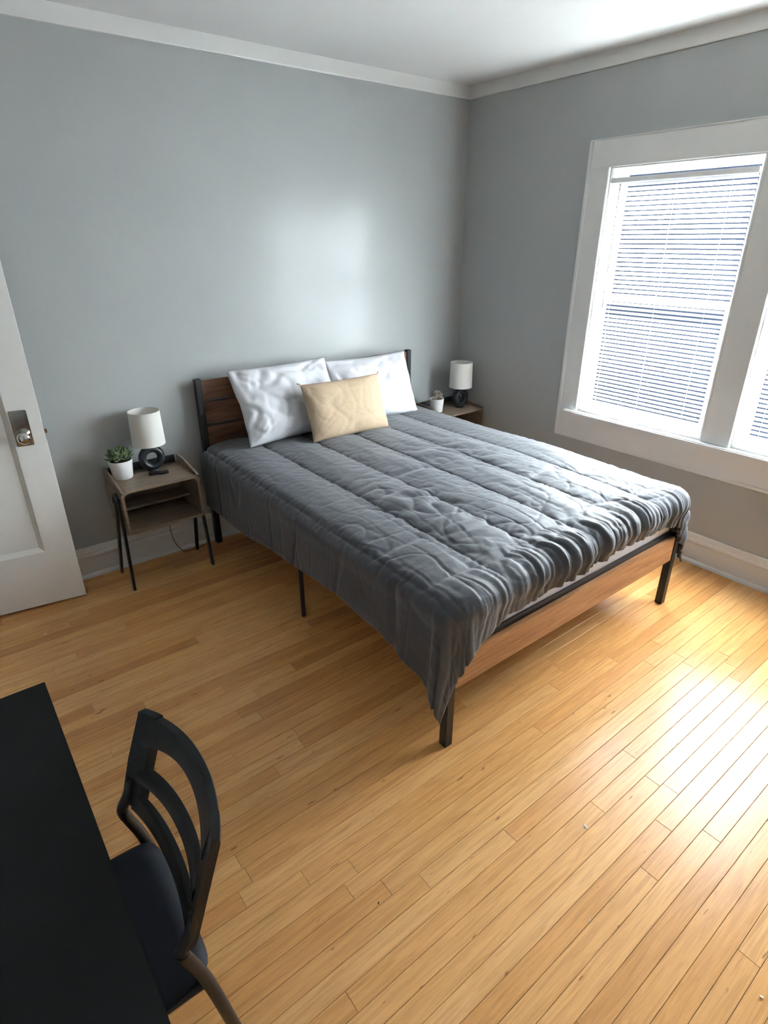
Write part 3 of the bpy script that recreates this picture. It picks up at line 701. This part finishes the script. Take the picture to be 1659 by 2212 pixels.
# potted plants
def pot(x, y, rt, rb, h, label, plant):
    r = empty('potted_plant', (x, y, NZ), label=label, cat='plant')
    bm = bmesh.new()
    lathe(bm, [(0.001, 0), (rb - 0.003, 0), (rb, 0.003), (rt, h), (rt - 0.004, h), (rt - 0.006, h - 0.012), (rb - 0.006, 0.012), (0.001, 0.012)], 44)
    autosmooth(obj('pot', bm, 'pot', r), 50)
    bm = bmesh.new(); lathe(bm, [(0.001, h - 0.010), (rt - 0.007, h - 0.012), (rt - 0.012, h - 0.02), (0.001, h - 0.02)], 24); obj('soil', bm, 'soil', r)
    rr = random.Random(int(x * -1000)); bm = bmesh.new()
    def leaf(base, dirv, L, wd, th):
        d = dirv.normalized(); s = d.cross(Vector((0, 0, 1)));
        if s.length < 0.1: s = Vector((1, 0, 0))
        s.normalize(); u = s.cross(d); rows = []
        for k, (t, ww) in enumerate(((0, 0.35), (0.3, 0.85), (0.62, 1.0), (0.85, 0.6), (1.0, 0.08))):
            c = base + d * (L * t) + Vector((0, 0, 1)) * (L * 0.25 * t * t)
            rows.append([bm.verts.new(c + s * wd * ww * math.cos(a) + u * th * ww * math.sin(a)) for a in [math.pi / 3 * q for q in range(6)]])
        for a, b in zip(rows[:-1], rows[1:]):
            for q in range(6): bm.faces.new((a[q], a[(q + 1) % 6], b[(q + 1) % 6], b[q]))
        bm.faces.new(rows[0][::-1]); bm.faces.new(rows[-1])
    if plant == 'rosette':
        for c in range(7):
            ca = c * 2 * math.pi / 6; cr = 0.0 if c == 6 else rt * 0.55
            base = Vector((cr * math.cos(ca), cr * math.sin(ca), h + 0.003)); hh = rr.uniform(0.012, 0.035) + (0.012 if c == 6 else 0)
            for k in range(15):
                an = k * 2.4 + c; el = 0.15 + 1.2 * (k / 15); f = 1 - 0.35 * k / 15
                dv = Vector((math.cos(an) * math.cos(el), math.sin(an) * math.cos(el), math.sin(el))) + Vector((math.cos(ca), math.sin(ca), 0)) * 0.35 * (cr > 0)
                leaf(base + Vector((0, 0, hh * k / 15)), dv, rr.uniform(0.032, 0.052) * f, 0.0105, 0.0040)
        o = obj('foliage', bm, 'leaf', r, True)
    else:
        for k in range(9):
            an = rr.uniform(0, 6.28); el = rr.uniform(0.5, 1.4); dv = Vector((math.cos(an) * math.cos(el), math.sin(an) * math.cos(el), math.sin(el)))
            b0 = Vector((rr.uniform(-0.02, 0.02), rr.uniform(-0.02, 0.02), h - 0.012)); L = rr.uniform(0.03, 0.065)
            leaf(b0, dv, L, 0.003, 0.003)
            for q in range(5):
                a2 = q * 1.256; leaf(b0 + dv * L * 0.95, dv * 0.7 + Vector((math.cos(a2), math.sin(a2), 0.3)), 0.017, 0.007, 0.004)
        o = obj('foliage', bm, 'bud', r, True)
    o['kind'] = 'stuff'
    return r
pot(-2.598, -0.135, 0.061, 0.050, 0.100, 'green succulent in a white pot on the nightstand by the door', 'rosette')
pot(-0.392, -0.205, 0.053, 0.043, 0.098, 'sparse pale succulent in a white pot on the corner nightstand', 'sprig')
# small dark gadget lying in front of the lamp
bm = bmesh.new()
sweep(bm, catmull([(-0.045, 0.014, 0.0075), (-0.015, 0.004, 0.010), (0.015, -0.006, 0.0075), (0.050, -0.008, 0.0075)], 5), rrect(0.030, 0.015, 0.005))
o = obj('remote_control', bm, 'black_plastic', None, False, (-2.435, -0.205, NZ)); autosmooth(o, 45)
tag(o, 'small oblong black gadget lying in front of the ring lamp', 'remote control')
bx_b = bmesh.new(); bx(bx_b, -0.03, 0.0, -0.002, 0.012, 0.0160, 0.0185, 0.0005, 1); 
g_ = obj('button_pad', bx_b, 'ring', o)
# thin cord hanging behind the nightstand
tag(tube('power_cord', [(-2.405, -0.125, 0.341), (-2.400, -0.118, 0.23), (-2.385, -0.105, 0.12), (-2.340, -0.085, 0.03), (-2.290, -0.07, 0.005), (-2.22, -0.060, 0.004), (-2.16, -0.042, 0.006)], 0.0022, 'cord', None, 6, 8), 'thin brown power cord hanging below the nightstand by the door', 'cord')

# ---------------------------------------------------------------- desk
desk = empty('desk', (-3.255, -1.87, 0), label='black desk with a plain matt top along the doorway wall', cat='desk')
DXW, DYW, DZT = 0.525, 1.16, 0.74
box('desktop', -DXW, 0, -DYW, 0, DZT - 0.025, DZT, 'black_desk', desk, 0.0015)
for sx in (-DXW + 0.03, -0.06):
    for sy in (-DYW + 0.03, -0.06):
        box('leg', sx, sx + 0.03, sy, sy + 0.03, 0, DZT - 0.025, 'black_metal', desk, 0.002)
box('apron', -DXW + 0.06, -DXW + 0.08, -DYW + 0.06, -0.06, DZT - 0.085, DZT - 0.025, 'black_metal', desk, 0.001)
for sy in (-DYW + 0.03, -0.06):
    box('side_brace', -DXW + 0.06, -0.06, sy + 0.005, sy + 0.025, 0.10, 0.125, 'black_metal', desk, 0.001)

# ---------------------------------------------------------------- chair
YF, YN = -2.190, -2.585; YC = (YF + YN) / 2; HWY = (YF - YN) / 2
ch = empty('desk_chair', (-3.33, YC, 0), label='black chair with a curved slatted back tucked under the desk', cat='chair')
ox = 3.33
def back_x(z): return lerp_tab([(0.55, -3.193), (0.634, -3.172), (0.72, -3.142), (0.80, -3.114)], z) + ox
def curve(z0, z1, s0, s1, thick, name, nseg=26, bulge=0.046, taper=0.0):
    bm = bmesh.new(); rings = []
    for i in range(nseg + 1):
        s = s0 + (s1 - s0) * i / nseg; u = s * 2 - 1
        y_ = -u * HWY; bl = bulge * (1 - abs(u) ** 2.2)
        crown = 0.012 * (1 - u * u) * (1 if z1 > 0.77 else 0.0)
        ring = []
        for (fz, ft) in ((0, 0), (0.06, -0.15), (0.5, -0.25), (0.94, -0.15), (1, 0), (1, 1), (0.94, 1.15), (0.5, 1.25), (0.06, 1.15), (0, 1)):
            zl = z0 + (taper * (1 - u * u)); zz = zl + (z1 - zl) * fz; z = zz + crown
            ring.append(bm.verts.new((back_x(zz) + bl + thick * ft, y_, z)))
        rings.append(ring)
    n = len(rings[0])
    for a, b in zip(rings[:-1], rings[1:]):
        for k in range(n): bm.faces.new((a[k], a[(k + 1) % n], b[(k + 1) % n], b[k]))
    bm.faces.new(rings[0][::-1]); bm.faces.new(rings[-1])
    o = obj(name, bm, 'black_plastic', ch); autosmooth(o, 50); return o
curve(0.718, 0.796, 0.085, 0.915, 0.014, 'back_slat', taper=0.034)
curve(0.642, 0.680, 0.085, 0.915, 0.012, 'back_slat', bulge=0.043, taper=0.010)
curve(0.575, 0.612, 0.085, 0.915, 0.012, 'back_slat', bulge=0.030)
curve(0.573, 0.800, 0.0, 0.125, 0.016, 'back_stile', 8)
curve(0.573, 0.800, 0.875, 1.0, 0.016, 'back_stile', 8)
# seat
bm = bmesh.new(); ns_, nt_ = 20, 20; tp = []; bt = []
for i in range(ns_ + 1):
    a = []; b = []
    for j in range(nt_ + 1):
        u = -1 + 2 * i / ns_; v = -1 + 2 * j / nt_
        p4 = (abs(u) ** 8 + abs(v) ** 8) ** (1 / 8.0); mxx = max(abs(u), abs(v)); k = 1 if p4 < 1e-6 else mxx / p4
        X = 0.205 * u * k; Y = 0.192 * v * k * (1 + 0.04 * -u)
        dip = 0.010 * (u * u + v * v) - 0.012
        if mxx > 0.9: dip -= 0.02 * ((mxx - 0.9) / 0.1) ** 2
        if u < -0.6: dip -= 0.02 * ((-u - 0.6) / 0.4) ** 2
        a.append(bm.verts.new((X - 0.018, Y, 0.452 + dip))); b.append(bm.verts.new((X * 0.97 - 0.018, Y * 0.97, 0.437 + dip)))
    tp.append(a); bt.append(b)
for i in range(ns_):
    for j in range(nt_):
        bm.faces.new((tp[i][j], tp[i + 1][j], tp[i + 1][j + 1], tp[i][j + 1])); bm.faces.new((bt[i][j], bt[i][j + 1], bt[i + 1][j + 1], bt[i + 1][j]))
bd = [(i, 0) for i in range(ns_)] + [(ns_, j) for j in range(nt_)] + [(i, nt_) for i in range(ns_, 0, -1)] + [(0, j) for j in range(nt_, 0, -1)]
for k in range(len(bd)):
    (i, j), (p, q) = bd[k], bd[(k + 1) % len(bd)]; bm.faces.new((tp[i][j], tp[p][q], bt[p][q], bt[i][j]))
autosmooth(obj('seat', bm, 'seat', ch), 60)
for s in (-1, 1):
    ys = s * (HWY - 0.012)
    fw = [(back_x(0.640) + 0.011, ys, 0.640), (back_x(0.61) + 0.008, ys, 0.610), (-3.192 + ox, ys, 0.572), (-3.194 + ox, ys, 0.552), (-3.186 + ox, ys, 0.520), (-3.166 + ox, ys, 0.440), (-3.138 + ox, ys, 0.260), (-3.104 + ox, ys, 0.0)]
    tube('rear_leg', fw, 0.0125, 'black_metal', ch, 12, 6)
    tube('front_leg', [(-0.17, ys * 0.93, 0.432), (-0.185, ys * 0.96, 0.25), (-0.20, ys, 0.0)], 0.0125, 'black_metal', ch, 12, 5)
    tube('seat_bar', [(-0.18, ys * 0.93, 0.424), (0.0, ys * 0.93, 0.420), (0.165, ys * 0.97, 0.424)], 0.010, 'black_metal', ch, 10, 5)
tube('cross_bar', [(0.13, -HWY + 0.02, 0.423), (0.13, HWY - 0.02, 0.423)], 0.009, 'black_metal', ch, 10, 1)

# ---------------------------------------------------------------- bits on the floor
def flake(x, y, s, rz, mat, name, label, cat, seed, flat=0.35):
    rr = random.Random(seed); bm = bmesh.new()
    top = []; bot = []
    n = 7
    for k in range(n):
        a = 2 * math.pi * k / n; q = s * rr.uniform(0.55, 1.0); X = q * math.cos(a) * 1.5; Y = q * math.sin(a) * 0.7
        lift = s * flat * (0.5 + 0.5 * math.cos(a))
        top.append(bm.verts.new((X, Y, lift + s * 0.22))); bot.append(bm.verts.new((X * 0.9, Y * 0.9, lift * 0.6)))
    for k in range(n): bm.faces.new((top[k], top[(k + 1) % n], bot[(k + 1) % n], bot[k]))
    bm.faces.new(top); bm.faces.new(bot[::-1])
    o = obj(name, bm, mat, None, False, (x, y, 0.0002), (0, 0, rz)); return tag(o, label, cat)
flake(-3.162, -0.445, 0.0055, 0.3, 'chip', 'paint_chip', 'tiny white chip on the floor in front of the door', 'paint chip', 1)
flake(-1.980, -2.678, 0.0060, 1.2, 'chip', 'paint_chip', 'largest white paint chip standing up from the open floor', 'paint chip', 2, 0.9)
flake(-2.217, -2.857, 0.0035, 0.9, 'chip', 'paint_chip', 'very small white chip between the two larger ones', 'paint chip', 3, 0.7)
flake(-2.036, -3.233, 0.0055, 2.3, 'chip', 'paint_chip', 'long white paint chip with a dark shadow side far from the bed', 'paint chip', 4, 0.8)
flake(-2.657, -2.453, 0.0035, 0.5, 'crumb', 'crumb', 'tiny dark crumb on the pale floor strips near the chair', 'crumb', 5)
